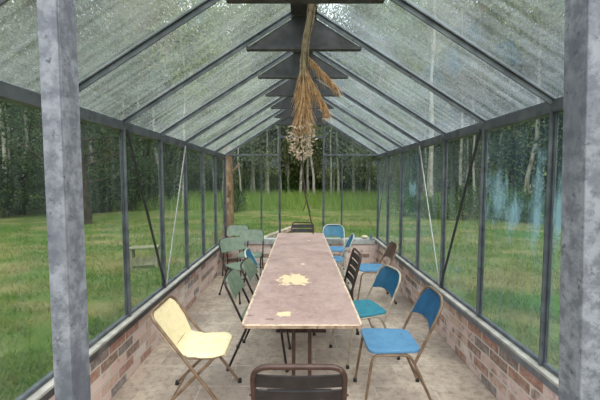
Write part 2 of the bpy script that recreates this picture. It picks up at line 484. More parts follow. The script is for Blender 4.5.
def sidewall(s, nm):
    b = MB(); b.box(s*1.45, s*1.53, Y0-.1, YE+.1, 0, .47, .004)
    struct(b.build(nm, M['brick_y' if s < 0 else 'brick_r']))
sidewall(-1, 'wall_left'); sidewall(1, 'wall_right')
def endwall(y0, y1, nm):
    b = MB()
    for s in (-1, 1): b.box(s*.46, s*1.447, y0, y1, 0, .43, .004)
    struct(b.build(nm, M['brick_x']))
endwall(YE-.02, YE+.1, 'wall_far'); endwall(Y0-.1, Y0+.0, 'wall_near')

tn = [0]
def trim(mb, mat, smooth=False):
    tn[0] += 1
    return struct(mb.build('trim_%d' % tn[0], mat, None, smooth))
for s in (-1, 1):
    trim(MB().box(s*1.385, s*1.475, Y0-.1, YE+.1, .505, .525, .003), M['sill'])                 # pale ledge
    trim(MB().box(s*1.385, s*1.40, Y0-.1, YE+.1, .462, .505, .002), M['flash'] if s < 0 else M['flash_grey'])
    trim(MB().box(s*1.43, s*1.46, Y0, YE, .525, .55, .002), M['galv_dark'])                    # bottom glazing rail
    e = MB()                                                                                      # eaves channel
    e.box(s*1.425, s*1.44, Y0, YE, ZE-.075, ZE, .002); e.box(s*1.44, s*1.50, Y0, YE, ZE-.075, ZE-.067)
    e.box(s*1.44, s*1.50, Y0, YE, ZE-.008, ZE)
    trim(e, M['galv_dark'])
    trim(MB().box(s*.45, s*1.385, YE-.05, YE+.12, .43, .53, .006), M['coping'])
    trim(MB().box(s*.40, s*1.43, YE-.02, YE+.015, ZE-.03, ZE+.005, .002), M['galv_dark'])      # gable crossbar

# roof: one ceiling, its bars, plates and panes as parts
ceil = struct(empty('ceiling', (0, Y0, ZE)))
off = Vector((0, -Y0, -ZE))
def part(mb, nm, mat, parent, smooth=False):
    p = parent.location
    mb.v = [(x-p.x, y-p.y, z-p.z) for x, y, z in mb.v]
    return mb.build(nm, mat, parent, smooth)
part(MB().box(-.10, .10, Y0, YE, 2.925, 2.945, .003).box(-.012, .012, Y0, YE, 2.945, 3.02), 'ridge_beam', M['gusset'], ceil)
for k, y in enumerate(YS):
    for s in (-1, 1):
        b = MB()
        up = Vector((s*SL, 0, 1)).normalized()
        a0 = Vector((s*.02, y, zr(.02))); a1 = Vector((s*1.45, y, zr(1.45)))
        b.bar(a0-up*.008, a1-up*.008, .030, .004, up)                       # flange under the glass
        b.bar(a0-up*.024, a1-up*.024, .008, .030, up)                       # web
        b.bar(a0+up*.005, a1+up*.005, .016, .006, up)                       # glazing cap
        part(b, 'rafter', M['galv_dark'], ceil)
    g_ = MB()
    xb, zb = .435, 2.672
    zt = lambda x: zr(x)-.055
    poly = [(-xb, zb), (xb, zb), (xb, zt(xb)), (.06, zt(.06)), (-.06, zt(.06)), (-xb, zt(xb))]
    n = len(poly)
    yy0, yy1 = y+.010, y+.016
    g_.add([(x, yy0, z) for x, z in poly]+[(x, yy1, z) for x, z in poly],
           [tuple(range(n-1, -1, -1)), tuple(range(n, 2*n))]+[(i, (i+1) % n, n+(i+1) % n, n+i) for i in range(n)])
    g_.box(-xb-.01, xb+.01, y-.035, y+.016, zb-.022, zb)
    if k > 0: part(g_, 'gusset_plate', M['gusset'], ceil)
for k in range(NB):
    for s in (-1, 1):
        b = MB(); up = Vector((s*SL, 0, 1)).normalized()
        y = (YS[k]+YS[k+1])/2
        b.bar(Vector((s*.03, y, zr(.03)))-up*.003, Vector((s*1.49, y, zr(1.49)))-up*.003, BAY-.016, .004, up)
        part(b, 'roof_pane', M['roof_l' if s < 0 else 'roof_r'], ceil)

# side windows: one per bay, with its glazing bar (and brace)
wn = [0]
def window(mb, mat):
    wn[0] += 1
    return struct(mb.build('window_%d' % wn[0], mat))
def tbar(y, s):
    b = MB()
    b.box(s*1.437, s*1.442, y-.018, y+.018, ZS, ZE-.0, .001)
    b.box(s*1.412, s*1.437, y-.005, y+.005, ZS, ZE-.06, .001)
    b.box(s*1.448, s*1.456, y-.014, y+.014, ZS, ZE-.06, .001)
    return b
for s in (-1, 1):
    for k in range(NB):
        y0, y1 = YS[k]+.004, YS[k+1]-.004
        nm = 'pane_l' if s < 0 else ('pane_rw' if k in (1, 2, 5) else 'pane_r')
        w = window(MB().box(s*1.443, s*1.447, y0, y1, ZS+.018, ZE-.03), M[nm])
        tbar(YS[k+1], s).build('glazing_bar', M['galv_dark'], w)
        if k == 0: tbar(YS[k], s).build('glazing_bar', M['galv_dark'], w)
        br = None
        if k == 3: br = ((s*1.415, YS[3]+.03, ZE-.06), (s*1.415, YS[4]-.02, ZS+.03), 'brace_dark')
        if k == 4: br = ((s*1.415, YS[5]-.03, ZE-.06), (s*1.415, YS[4]+.02, ZS+.03), 'brace_pale')
        if k == 7: br = ((s*1.415, YS[7]+.03, ZE-.06), (s*1.415, YS[8]-.03, ZS+.03), 'galv_dark')
        if br: MB().bar(br[0], br[1], .006, .034 if k == 3 else .024, (0,0,1)).build('brace_rod', M[br[2]], w)

# far gable: panes either side of the open doorway
DX = .41
for s in (-1, 1):
    xm = .755
    for x0, x1 in ((DX+.02, xm), (xm, HW-.02)):
        w = window(MB().box(s*(x0+.004), s*(x1-.004), YE-.002, YE+.002, ZS+.005, ZE-.03), M['pane_f'])
        if x0 == xm:
            b = MB().box(s*xm-.014, s*xm+.014, YE-.010, YE-.004, ZS, ZE-.03); b.box(s*xm-.005, s*xm+.005, YE-.045, YE-.010, ZS, ZE-.03)
            b.build('glazing_bar', M['galv_dark'], w)
            MB().bar((s*1.40, YE-.055, ZS+.03), (s*.77, YE-.055, ZE-.04), .005, .016, (0,1,0)).build('brace_rod', M['galv_dark'], w)
        else:
            pass
    # upper gable pane (sloping top edge)
    pts = [(s*(DX+.02), ZE+.01), (s*1.40, ZE+.01), (s*(DX+.02), zr(DX+.02)-.06)]
    b = MB(); b.add([(x, YE-.002, z) for x, z in pts]+[(x, YE+.002, z) for x, z in pts], [(0,1,2),(5,4,3),(0,3,4,1),(1,4,5,2),(2,5,3,0)])
    window(b, M['pane_f'])
b = MB().box(-DX+.02, DX-.02, YE-.002, YE+.002, 2.45, 2.66); window(b, M['pane_f'])
dr = struct(empty('door_2', (0, YE, 0)), 'open doorway in the far gable')
for s in (-1, 1):
    b = MB().box(s*(DX-.02), s*(DX-.015), YE-.05, YE-.01, 0, zr(DX)-.06); b.box(s*(DX-.02), s*(DX+.02), YE-.012, YE-.006, 0, zr(DX)-.06)
    part(b, 'door_post', M['galv_dark'], dr)
part(MB().box(-DX+.015, DX-.015, YE-.05, YE-.006, 2.405, 2.445, .002), 'door_header', M['galv_dark'], dr)

# near doorway: two galvanised angle posts
dn = struct(empty('door_1', (0, Y0, 0)), 'galvanised angle posts of the near doorway')
for s, ins, lean in ((-1, .423, 0.), (1, .452, .030)):
    b = MB()
    x = s*ins
    b.box(x, x+s*(.031 if s < 0 else .045), Y0+.035, Y0+.041, 0, 2.62, .001)
    b.box(x, x+s*.006, Y0+.041, Y0+.086, 0, 2.62, .001)
    b.v = [(vx+lean*(1.35-vz)*s, vy, vz) for vx, vy, vz in b.v] if lean else b.v
    part(b, 'door_post', M['galv'], dn)

# ------------------------------------------------------------------ tables
def make_table(yc, mat, lab):
    t = empty('trestle_table', (-.018, yc, 0))
    tag(t, lab, 'table', 'long tables down the middle')
    hw, hl, zt = .38, .913, .74
    MB().plate(round_rect(-hw, hw, -hl, hl, .045), zt-.020, zt, .003).build('tabletop', mat, t)
    ring = []
    o = round_rect(-hw-.004, hw+.004, -hl-.002, hl+.002, .047); i = round_rect(-hw+.0006, hw-.0006, -hl+.0006, hl-.0006, .045)
    n = len(o); e = MB()
    vs = [(x,y,zt-.022) for x,y in o]+[(x,y,zt-.003) for x,y in o]+[(x,y,zt-.003) for x,y in i]+[(x,y,zt-.022) for x,y in i]
    e.add(vs, [(a*n+k, a*n+(k+1) % n, ((a+1) % 4)*n+(k+1) % n, ((a+1) % 4)*n+k) for a in range(4) for k in range(n)])
    e.build('edge_band', M['edge'], t)
    for s in (-1, 1):
        y = s*.60
        for sx in (-1, 1):
            MB().box(sx*.058-.013, sx*.058+.013, y-.013, y+.013, .03, zt-.020, .002).build('leg', M['browntube'], t)
        b = MB()
        b.box(-.045, .045, y-.006, y+.006, .60, .612)
        for q in (-.03, .0, .03): b.box(q-.004, q+.004, y-.005, y+.005, .612, zt-.020)
        b.build('leg_brace', M['browntube'], t)
        MB().box(-.27, .27, y-.016, y+.016, 0, .03, .004).build('foot_rail', M['browntube'], t)
    b = MB()
    for sx in (-1, 1): b.box(sx*.30-.012, sx*.30+.012, -.8, .8, zt-.045, zt-.020)
    b.build('under_rail', M['browntube'], t)
    return t
make_table(2.985, table_mat([(-.065,.06,.17,.20), (-.125,-.74,.06,.05), (.02,.62,.03,.03)], 2.0, 1.0),
           'mauve-brown worn table nearest the viewer, two peeled cream patches on its top')
make_table(4.818, table_mat([(.12,.2,.03,.03)], 5.0, -1.0),
           'mauve-brown worn table at the far end, butted against the nearer table')

# ------------------------------------------------------------------ chairs (local +X is the way they face)
def foot(path_end, r, parent):
    x, y, z = path_end
    b = MB(); b.tube([(x, y, 0), (x, y, .006), (x, y, .03)], [r*1.55, r*1.5, r*1.25], 10)
    b.build('rubber_foot', M['rubber'], parent, True)

def hoop_panel(hwid, zb, ztop, rad, lean, bow, arch):
    """curved sheet inside a hoop; lean(z) gives x"""
    def fn(u, v):
        w = u*2-1
        z_b = zb + arch*(1-w*w)
        hw = hwid
        # rounded upper corners: drop the top edge towards the sides
        a = max(0, abs(w)*hw-(hw-rad)); zt_ = ztop-rad+math.sqrt(max(0, rad*rad-a*a)) if rad > 0 else ztop
        z = z_b+(zt_-z_b)*v
        return (lean(z)-bow*(1-w*w), w*hw, z)
    return fn

def chair_hoop(mats, label, group=None, H=.82, name='metal_chair', cover=False):
    t = empty(name); tag(t, label, 'chair', group)
    seat_m, back_m, tube_m = mats
    r = .0105
    # seat pan: rounded, a little dished
    o = round_rect(-.185, .195, -.195, .195, .07, 7)
    o = [(x, y*(1-.10*(0.195-x)/.38)) for x, y in o]
    n = len(o); b = MB()
    def ring(k, z): return [(x*k+.005*(1-k), y*k, z) for x, y in o]
    rr = [ring(.95,.432), ring(.995,.434), ring(1.0,.442), ring(.985,.450), ring(.93,.452), ring(.6,.446), ring(.25,.443)]
    vs = [p for q in rr for p in q]
    fs = [(a*n+k, a*n+(k+1) % n, (a+1)*n+(k+1) % n, (a+1)*n+k) for a in range(len(rr)-1) for k in range(n)]
    fs.append(tuple(range(n-1,-1,-1))); fs.append(tuple((len(rr)-1)*n+k for k in range(n)))
    b.add(vs, fs); b.build('seat', seat_m, t, True)
    lean = lambda z: -.165-(z-.45)*.46
    hw = .19
    for s in (-1, 1):
        y = s*.178
        path = fillet([(.225, s*.195, .012), (.165, y, .420), (.03, y, .420)], .06, 6)
        l = MB().tube(path, r, 8).build('leg', tube_m, t, True); foot((.225, s*.195, 0), r, l)
        path = fillet([(.03, y, .420), (-.10, y, .420), (-.285, s*.195, .012)], .06, 6)
        l = MB().tube(path, r, 8).build('leg', tube_m, t, True); foot((-.285, s*.195, 0), r, l)
    def zx(z): return (lean(z), z)
    pts = [(lean(.37), -hw, .37), (lean(.55), -hw, .55), (lean(H), -hw, H), (lean(H), hw, H), (lean(.55), hw, .55), (lean(.37), hw, .37)]
    MB().tube(fillet(pts, .09 if cover else .135, 10), r, 8).build('back_frame', tube_m, t, True)
    fn = hoop_panel(hw-.008, H-.235, H-.009, .118, lambda z: lean(z)+.002, .022, .035)
    if cover: fn = hoop_panel(hw+.004, H-.172, H+.006, .07, lambda z: lean(z)+.034, .022, .0)
    MB().shell(fn, 20 if cover else 14, 8, .006).build('backrest', back_m, t, True)
    MB().tube([(-.215, -.185, .17), (-.215, .185, .17)], .008, 8).build('stretcher', tube_m, t, True)
    return t

def chair_slat(label, group=None, H=.85):
    t = empty('slatted_chair'); tag(t, label, 'chair', group)
    tube_m, sl_m = M['browntube'], M['slat']
    r = .0125; hw = .20
    lean = lambda z: -.19-(z-.45)*.26
    pts = [(lean(.45), -hw, .45), (lean(.65), -hw, .65), (lean(H), -hw, H), (lean(H), hw, H), (lean(.65), hw, .65), (lean(.45), hw, .45)]
    MB().tube(fillet(pts, .075, 8), r, 10).build('back_frame', tube_m, t, True)
    z = H-.040
    for k in range(4):
        h = .062; z1 = z-h
        def fn(u, v, z=z, z1=z1):
            w = u*2-1; zz = z1+(z-z1)*v
            hh = hw-.004 if zz < H-.075 else hw-.004-.075+math.sqrt(max(0., .075**2-(zz-(H-.075))**2))
            return (lean(zz)-.014*(1-w*w), w*hh, zz)
        b = MB().shell(fn, 12, 3, .008)
        ob = b.build('back_slat', sl_m, t, True)
        zb = (z+z1)/2
        if k:
            for s in (-1, 1): MB().tube([(lean(zb), s*(hw+.008), zb), (lean(zb), s*(hw+.019), zb)], .005, 8).build('bolt', tube_m, ob)
        z = z1-.018
    for s in (-1, 1):
        l = MB().tube(fillet([(lean(.45), s*hw, .45), (-.2, s*hw, .40), (-.26, s*(hw+.005), .012)], .05, 5), r, 10).build('leg', tube_m, t, True)
        foot((-.26, s*(hw+.005), 0), r, l)
        l = MB().tube(fillet([(-.19, s*hw*.97, .425), (.18, s*hw*.97, .425), (.205, s*hw, .012)], .05, 6), r, 10).build('leg', tube_m, t, True)
        foot((.205, s*hw, 0), r, l)
    for k in range(5):
        x = -.165+k*.082
        MB().box(x-.034, x+.034, -hw+.012, hw-.012, .432, .442, .003).build('seat_slat', sl_m, t)
    return t

def chair_folding(label):
    t = empty('folding_chair'); tag(t, label, 'chair')
    tube_m = M['bronze']; r = .0115; hw = .205; H = .73
    lean = lambda z: .265-z*.74          # one straight tube from front foot to the top of the back
    for s in (-1, 1):
        y = s*hw
        l = MB().tube([(lean(.012), y, .012), (lean(.22), y, .22), (lean(.46), y, .46)], r, 8).build('leg', tube_m, t, True)
        foot((lean(0), y, 0), r, l)
        yi = s*.178
        l = MB().tube([(.165, yi, .418), (-.05, yi, .20), (-.235, yi, .012)], r, 8).build('leg', tube_m, t, True)
        foot((-.235, yi, 0), r, l)
    pts = [(lean(.46), -hw, .46), (lean(.6), -hw, .6), (lean(H), -hw, H), (lean(H), hw, H), (lean(.6), hw, .6), (lean(.46), hw, .46)]
    MB().tube(fillet(pts, .13, 10), r, 8).build('back_frame', tube_m, t, True)
    f0 = hoop_panel(hw+.004, .462, H+.004, .125, lambda z: lean(z)+.012-.055*(H-z)/(H-.462), .02, 0)
    def fn(u, v):
        x, y, z = f0(u, v)
        return (x, y*(.84+.16*min(1, max(0, (z-.462)/(.6-.462)))), z)
    MB().shell(fn, 14, 10, .006).build('backrest', M['cream'], t, True)
    # seat pan runs up into the back
    prof = [(.225,.412), (.222,.428), (.18,.434), (.08,.430), (-.03,.430), (-.075,.433), (-.11,.446), (-.126,.470)]
    def fs_(u, v):
        f = v*(len(prof)-1); i = min(int(f), len(prof)-2); q = f-i
        x = prof[i][0]*(1-q)+prof[i+1][0]*q; z = prof[i][1]*(1-q)+prof[i+1][1]*q
        w = u*2-1
        hw_ = .172+.024*min(1, max(0, (x+.10)/.15))
        a = max(0, x-.14)
        hw_ -= .06*(a/.085)**2 if a > 0 else 0
        return (x, w*hw_, z-.012*(w**8)*(1 if x > -.03 else 0)-.004*(1-w*w))
    MB().shell(fs_, 16, 18, .006).build('seat', M['cream'], t, True)
    p = fillet([(-.02,-.19,.414), (.195,-.185,.414), (.195,.185,.414), (-.02,.19,.414)], .07, 6)
    MB().tube(p, .009, 8).build('seat_rail', tube_m, t, True)
    MB().tube([(-.15, -.175, .10), (-.15, .175, .10)], .007, 8).build('stretcher', tube_m, t, True)
    return t

def place(o, x, y, deg):
    o.location = (x, y, 0); o.rotation_euler = (0, 0, R(deg)); return o

place(chair_slat('brown slatted metal chair at the near end of the table, its back to the viewer', 'slatted chairs'), -.035, 1.70, 90)
def copied(src, label, x, y, deg):
    c = copy_tree(src); c['label'] = label; return place(c, x, y, deg)
slat0 = bpy.data.objects['slatted_chair']
copied(slat0, 'dark brown slatted chair on the right side of the table, behind the teal-seated chair', .315, 3.72, 183)
copied(slat0, 'dark slatted chair at the far head of the table, in front of the doorway', .02, 5.99, -90)

place(chair_folding('cream yellow folding chair standing left of the near table end'), -.785, 2.47, 0)

place(chair_hoop((M['blue'], M['midblue'], M['bronze']), 'bright blue chair with bronze legs, nearest on the right of the table', 'blue chairs'), .645, 2.49, 180)
place(chair_hoop((M['teal'], M['deepblue'], M['beigetube']), 'teal-seated chair with dark blue back and beige frame, on the right of the near table', 'blue chairs', H=.80), .545, 3.13, 197)
place(chair_hoop((M['blue'], M['brownpanel'], M['bronze']), 'pale blue seated chair with a brown back, against the right brick wall', 'blue chairs', H=.78), .95, 4.60, 181)
bt = chair_hoop((M['blue'], M['tealblue'], M['paletube']), 'blue chair with pale frame facing the viewer beside the far right table corner', 'blue chairs')
place(bt, .57, 5.86, -92)
copied(bt, 'blue chair with pale frame seen edge-on, right of the far table', .44, 5.10, 177)
copied(bt, 'blue chair with pale frame on the left of the table, beyond the green chairs', -.33, 3.975, 0)
gm = (M['green'], M['green'], M['darktube'])
gt = chair_hoop(gm, 'sage green chair with dark legs, nearest of those along the left of the table', 'green chairs', H=.79, cover=True)
place(gt, -.36, 3.03, -2)
copied(gt, 'sage green chair second along the left of the table, just behind the nearest green one', -.30, 3.52, -4)
copied(gt, 'sage green chair turned at an angle, just before the far green pair', -.84, 4.70, -46)
copied(gt, 'sage green chair facing the viewer, left of the far table corner', -.83, 5.40, -88)
copied(gt, 'sage green chair farthest back in the left corner of the glasshouse', -1.165, 5.95, -88)

# ------------------------------------------------------------------ the dried bunch under the ridge
def bunch():
    bx, by, bz = .072, 2.30, 2.925
    t = empty('dried_flower_bunch', (bx, by, bz))
    tag(t, 'bunch of dried grasses and papery flower heads hanging from the ridge', 'dried flowers')
    rnd = random.Random(3)
    b = MB()
    for k in range(26):                        # stalks
        a = rnd.uniform(0, 6.28); q = rnd.uniform(.004, .036)
        pts = []
        for i in range(9):
            f = i/8
            x = -.075*min(1, f*1.5) + q*math.cos(a)*(1.1-.35*math.sin(f*3.1)) + rnd.uniform(-.005,.005)
            y = q*math.sin(a) + rnd.uniform(-.005,.005)
            pts.append((x, y, -.02-f*rnd.uniform(.60,.66)))
        pts = sorted(pts, key=lambda p: -p[2])
        b.tube(pts, rnd.uniform(.0018,.0036), 5)
    b.build('stalks', M['straw2'], t)
    b = MB(); b.tube([(0,0,.0),(0,0,-.06)], .004, 6)
    b.tube([(.018*math.cos(i*.5), .018*math.sin(i*.5), -.05-i*.0012) for i in range(40)], .0025, 5)
    b.build('string', M['twig'], t)
    def plume(p0, p1, spread, n, L):
        m = MB(); p0, p1 = Vector(p0), Vector(p1)
        ax = (p1-p0)
        m.tube([p0, (p0+p1)/2+Vector((0,0,-.01)), p1], [.004,.003,.0015], 5)
        for i in range(n):
            f = rnd.random()**.8
            s = p0+ax*f
            d = Vector((rnd.gauss(0,1), rnd.gauss(0,1), 0)); d.normalize()
            dirn = (ax.normalized()*1.0 + d*rnd.uniform(.1,1.0)*spread*.5 + Vector((0,0,-.45))).normalized()
            l = L*rnd.uniform(.5,1.1)
            e = s+dirn*l+Vector((0,0,-.02)); mid = s+dirn*l*.5+d*.006
            m.tube([s, mid, e], [.0012,.0018,.0006], 4)
        return m
    plume((-.072,0,-.52), (-.08,.0,-.86), 2.4, 640, .15).build('seed_head', M['straw'], t)
    plume((-.05,.01,-.46), (.135,-.01,-.66), 1.5, 170, .085).build('seed_head', M['straw'], t)
    plume((-.04,-.01,-.60), (.075,.0,-.81), 1.5, 180, .09).build('seed_head', M['straw'], t)
    # papery head
    m = MB()
    for i in range(330):
        a = rnd.uniform(0, 6.28); ph = rnd.uniform(-1, 1)
        rr = .115*(1-ph*ph)**.5*rnd.uniform(.35,1)
        c = Vector((-.092+rr*math.cos(a)*.95, rr*math.sin(a)*.8, -1.01-ph*.135))
        d = Vector((rnd.gauss(0,1), rnd.gauss(0,1), rnd.gauss(-.4,1))).normalized()
        u = d.orthogonal().normalized(); L = rnd.uniform(.016,.032); W = L*.40
        n_ = d.cross(u)
        def fn(p, q, c=c, d=d, u=u, n_=n_, L=L, W=W):
            w = math.sin(min(1, q*1.02+.05)*math.pi)**.7*W
            return c+d*(q-.5)*L+u*(p*2-1)*w*.5+n_*(((p*2-1)**2)*.25*w+.3*L*(q-.5)**2)
        m.shell(fn, 2, 4, .0012)
    m.tube([(-.078,0,-.68), (-.085,0,-.85), (-.09,0,-1.1)], .004, 6)
    m.build('papery_flower_head', M['papery'], t)
    m = MB()
    m.tube([(-.09,0,-1.06), (-.087,.004,-1.18), (-.078,.0,-1.28), (-.066,.002,-1.38), (-.045,0,-1.47), (-.022,0,-1.58), (-.012,0,-1.65)],
           [.0045,.004,.0045,.0055,.0055,.0045,.003], 7)
    for (z, x, dx, dz) in ((-1.24,-.083,-.03,-.07), (-1.33,-.072,.028,-.06), (-1.42,-.057,-.028,-.075), (-1.45,-.05,.02,-.05)):
        m.tube([(x,0,z), (x+dx*.5,.004,z+dz*.6), (x+dx,.006,z+dz)], [.003,.0025,.0015], 5)
    m.build('trailing_stem', M['twig'], t)
bunch()

# ------------------------------------------------------------------ small things on the far sill
def lathe(prof, n=16):
    m = MB(); k = len(prof)
    vs = [(r*math.cos(2*math.pi*i/n), r*math.sin(2*math.pi*i/n), z) for r, z in prof for i in range(n)]
    fs = [(a*n+i, a*n+(i+1) % n, (a+1)*n+(i+1) % n, (a+1)*n+i) for a in range(k-1) for i in range(n)]
    fs += [tuple(range(n-1,-1,-1)), tuple((k-1)*n+i for i in range(n))]
    return m.add(vs, fs)
m = MB()
rows = []
for j in range(9):
    ph = math.pi*j/8
    for i in range(16):
        a = 2*math.pi*i/16
        p = Vector((math.sin(ph)*math.cos(a), math.sin(ph)*math.sin(a), math.cos(ph)))
        q = 1+.22*noise.noise(p*1.7+Vector((3,1,2)))
        rows.append((p.x*.062*q, p.y*.04*q, .034+p.z*.034*q))
zmin = min(p[2] for p in rows)
m.add([(x,y,z-zmin) for x,y,z in rows], [(j*16+i, (j+1)*16+i, (j+1)*16+(i+1) % 16, j*16+(i+1) % 16) for j in range(8) for i in range(16)])
tag(m.build('stone', M['stone'], None, True, (1.185, 6.35, .5305)), 'pale rounded stone lying on the far sill near the right corner', 'stone')
sc = lathe([(.03,0),(.055,.008),(.06,.014),(.052,.012),(.02,.006)]).build('saucer', M['saucer'], None, True, (1.325, 6.35, .5305))
tag(sc, 'small pale saucer on the far sill beside the right corner post', 'saucer')
bo = lathe([(.020,.008),(.024,.012),(.024,.07),(.012,.09),(.010,.12),(.012,.123),(.008,.124)]).build('bottle', M['bluepot'], None, True, (1.305, 6.35, .5345))
tag(bo, 'small blue-grey bottle standing on the pale saucer on the far sill', 'bottle')

# ------------------------------------------------------------------ outdoors
gp = MB(); N = 60; ext = 130
gv = []
def gz(x, y):
    d = math.hypot(x, y-3)
    return -.06 + max(0, d-34)*.07 + (0.10*noise.noise(Vector((x*.08, y*.08, 0))) * min(1, max(0, (d-8)/10)))
xs = [-ext+2*ext*i/N for i in range(N+1)]
for j in range(N+1):
    for i in range(N+1):
        u = -1+2*i/N; v_ = -1+2*j/N
        x = math.copysign(abs(u)**1.9*ext, u); y = 5+math.copysign(abs(v_)**1.9*ext, v_)
        gv.append((x, y, gz(x, y)))
gp.add(gv, [(j*(N+1)+i, j*(N+1)+i+1, (j+1)*(N+1)+i+1, (j+1)*(N+1)+i) for j in range(N) for i in range(N)])
struct(gp.build('lawn', M['ground'], None, True), 'mown lawn around the glasshouse')

def blades(n, sampler, hlo, hhi, w, lean):
    P = sampler(n); n = len(P)
    h = RNG.uniform(hlo, hhi, n); a = RNG.uniform(0, 2*np.pi, n)
    dx, dy = np.cos(a)*w, np.sin(a)*w
    lx, ly = RNG.normal(0, lean, n)*h, RNG.normal(0, lean, n)*h
    V = np.zeros((n, 3, 3))
    V[:,0] = P+np.stack([-dx,-dy,np.zeros(n)],1); V[:,1] = P+np.stack([dx,dy,np.zeros(n)],1)
    V[:,2] = P+np.stack([lx,ly,h],1)
    return V
def lawn_sampler(n):
    t = RNG.uniform(-1.05, 1.05, n); d = 1.7+14*RNG.random(n)**1.5
    x = d*np.sin(t); y = d*np.cos(t)
    k = (np.abs(x) > 1.72) | (y > YE+.2)
    # clumps
    c = np.array([noise.noise(Vector((a*1.6, b*1.6, 0))) for a, b in zip(x, y)])
    k &= (c > RNG.uniform(-.55, .45, n))
    x, y = x[k], y[k]
    return np.stack([x, y, np.array([gz(a, b) for a, b in zip(x, y)])-.005], 1)
V = blades(150000, lawn_sampler, .03, .13, .008, .6)
o = link('grass', np_mesh('grass', V, 3), M['grass'])
tag(o, 'short green grass of the lawn outside the glass', 'grass', kind='stuff')
def tall_sampler(n):
    x = RNG.uniform(-16, 17, n); y = RNG.uniform(17.5, 34, n)+.05*np.abs(x)
    c = np.array([noise.noise(Vector((a*.35, b*.35, 4))) for a, b in zip(x, y)])
    k = ((y > 18.5) | (RNG.random(n) < .5)) & (c > RNG.uniform(-.7, .35, n))
    x, y = x[k], y[k]
    return np.stack([x, y, np.full(len(x), -.1)], 1)
V = blades(60000, tall_sampler, .25, 1.05, .02, .35)
o = link('tall_grass', np_mesh('tall_grass', V, 3), M['tallgrass'])
tag(o, 'bright green tall grass between the lawn and the woodland beyond the far gable', 'grass', kind='stuff')

def leaves(centers, per, spread, size, droop=.0, ratio=.4):
    C = np.repeat(np.array(centers), per, 0); n = len(C)
    P = C+RNG.normal(0, spread, (n,3))*np.array([1,1,.75])
    d = RNG.normal(0, 1, (n,3)); d[:,2] -= droop; d /= np.linalg.norm(d, axis=1)[:,None]
    e = RNG.normal(0, 1, (n,3)); u = np.cross(d, e); u /= np.linalg.norm(u, axis=1)[:,None]
    L = (size*RNG.uniform(.6, 1.3, n))[:,None]
    V = np.zeros((n,4,3))
    V[:,0] = P-d*L/2; V[:,1] = P+u*L*ratio/2; V[:,2] = P+d*L/2; V[:,3] = P-u*L*ratio/2
    return V

def tree_proto(name, seed, H, r0, crown0, crw, ncl, per, leaf, leafm, barkm, spread, droop=.6, nbr=14, lean=.0):
    """trunk with branches and a crown of leaf clusters carried on them"""
    rnd = random.Random(seed)
    t = empty(name)
    tr = MB()
    pts = []; rs = []
    px = py = 0
    for i in range(10):
        f = i/9
        pts.append((px+lean*f*H, py, f*H*.93-.1)); rs.append(r0*(1-f*.88)*(1.25 if i == 0 else 1))
        px += rnd.gauss(0, .010*H*.5); py += rnd.gauss(0, .010*H*.5)
    tr.tube(pts, rs, 9)
    cl = []
    for k in range(nbr):
        f = crown0+(1-crown0)*(k+.5)/nbr
        i = min(int(f*9), 8); q = f*9-i
        s = Vector(pts[i])*(1-q)+Vector(pts[i+1])*q
        a = k*2.4+rnd.uniform(-.5,.5)
        # crown envelope: widest at the middle
        g_ = (f-crown0)/(1-crown0)
        L = crw*(math.sin(math.pi*min(1, g_*.85+.18))**.7)*rnd.uniform(.7, 1.15)
        rise = rnd.uniform(.15,.55)*L
        e = s+Vector((math.cos(a)*L, math.sin(a)*L, rise))
        mid = s+Vector((math.cos(a)*L*.5, math.sin(a)*L*.5, rise*.35))
        rb = max(.012, r0*(1-f*.85)*.42)
        tr.tube([s, mid, e], [rb, rb*.7, rb*.25], 6)
        for j in range(max(1, ncl//nbr)):
            w = rnd.uniform(.35, 1.08)
            p = (s*(1-w)+e*w)+Vector((rnd.gauss(0,1), rnd.gauss(0,1), rnd.gauss(0,.8)))*spread*1.1
            cl.append(tuple(p))
    cl.append(pts[-1])
    tr.build('trunk', barkm, t, True)
    V = leaves(cl, per, spread, leaf, droop)
    V = V[V[:,:,2].min(1) > .05]
    link('foliage', np_mesh('foliage', V, 4), leafm, t)
    return t
def shrub_proto(name, seed, H, W, ncl, per, leaf, leafm):
    rnd = random.Random(seed)
    t = empty(name); cl = []; st = MB()
    for k in range(ncl):
        a = rnd.uniform(0, 6.28); ph = rnd.random()
        rr = W*math.sqrt(rnd.random())*math.sqrt(max(0, 1-(ph*.9)**2))
        p = (rr*math.cos(a), rr*math.sin(a), .12*H+ph*H*.8)
        cl.append(p)
        if k < 9: st.tube([(p[0]*.1, p[1]*.1, -.05), (p[0]*.5, p[1]*.5, p[2]*.6), p], [.02*H,.012*H,.004*H], 5)
    st.build('stems', M['bark_dark'], t)
    V = leaves(cl, per, .16*W+.05, leaf, .2); V = V[V[:,:,2].min(1) > -.02]
    link('foliage', np_mesh('foliage', V, 4), leafm, t)
    return t

protos = {
 'gum': [tree_proto('gum_tree', 10+i, 17+2*i, .10+.015*i, .14, 2.4, 120, 52, .30, M['leaf_gum'], M['bark_pale'], .55, 1.0) for i in range(3)],
 'pole': [tree_proto('gum_tree', 20+i, 17+2*i, .085+.02*i, .42, 1.9, 70, 50, .28, M['leaf_gum'], M['bark_pale'], .5, 1.0, 12) for i in range(3)],
 'olive': [tree_proto('woodland_tree', 30+i, 12+i, .10, .04, 2.8, 130, 60, .28, M['leaf_olive'], M['bark_pale'], .55, .5) for i in range(2)],
 'dark': [tree_proto('woodland_tree', 40+i, 11+3*i, .2, .05, 3.2, 150, 60, .28, M['leaf_dark'], M['bark_dark'], .6, .5, 18) for i in range(2)],
 'shrub': [shrub_proto('shrub', 50+i, 1.5+.5*i, 1.1, 60, 30, .16, [M['leaf_shrub'], M['leaf_dark']][i]) for i in range(2)],
}
used = set()
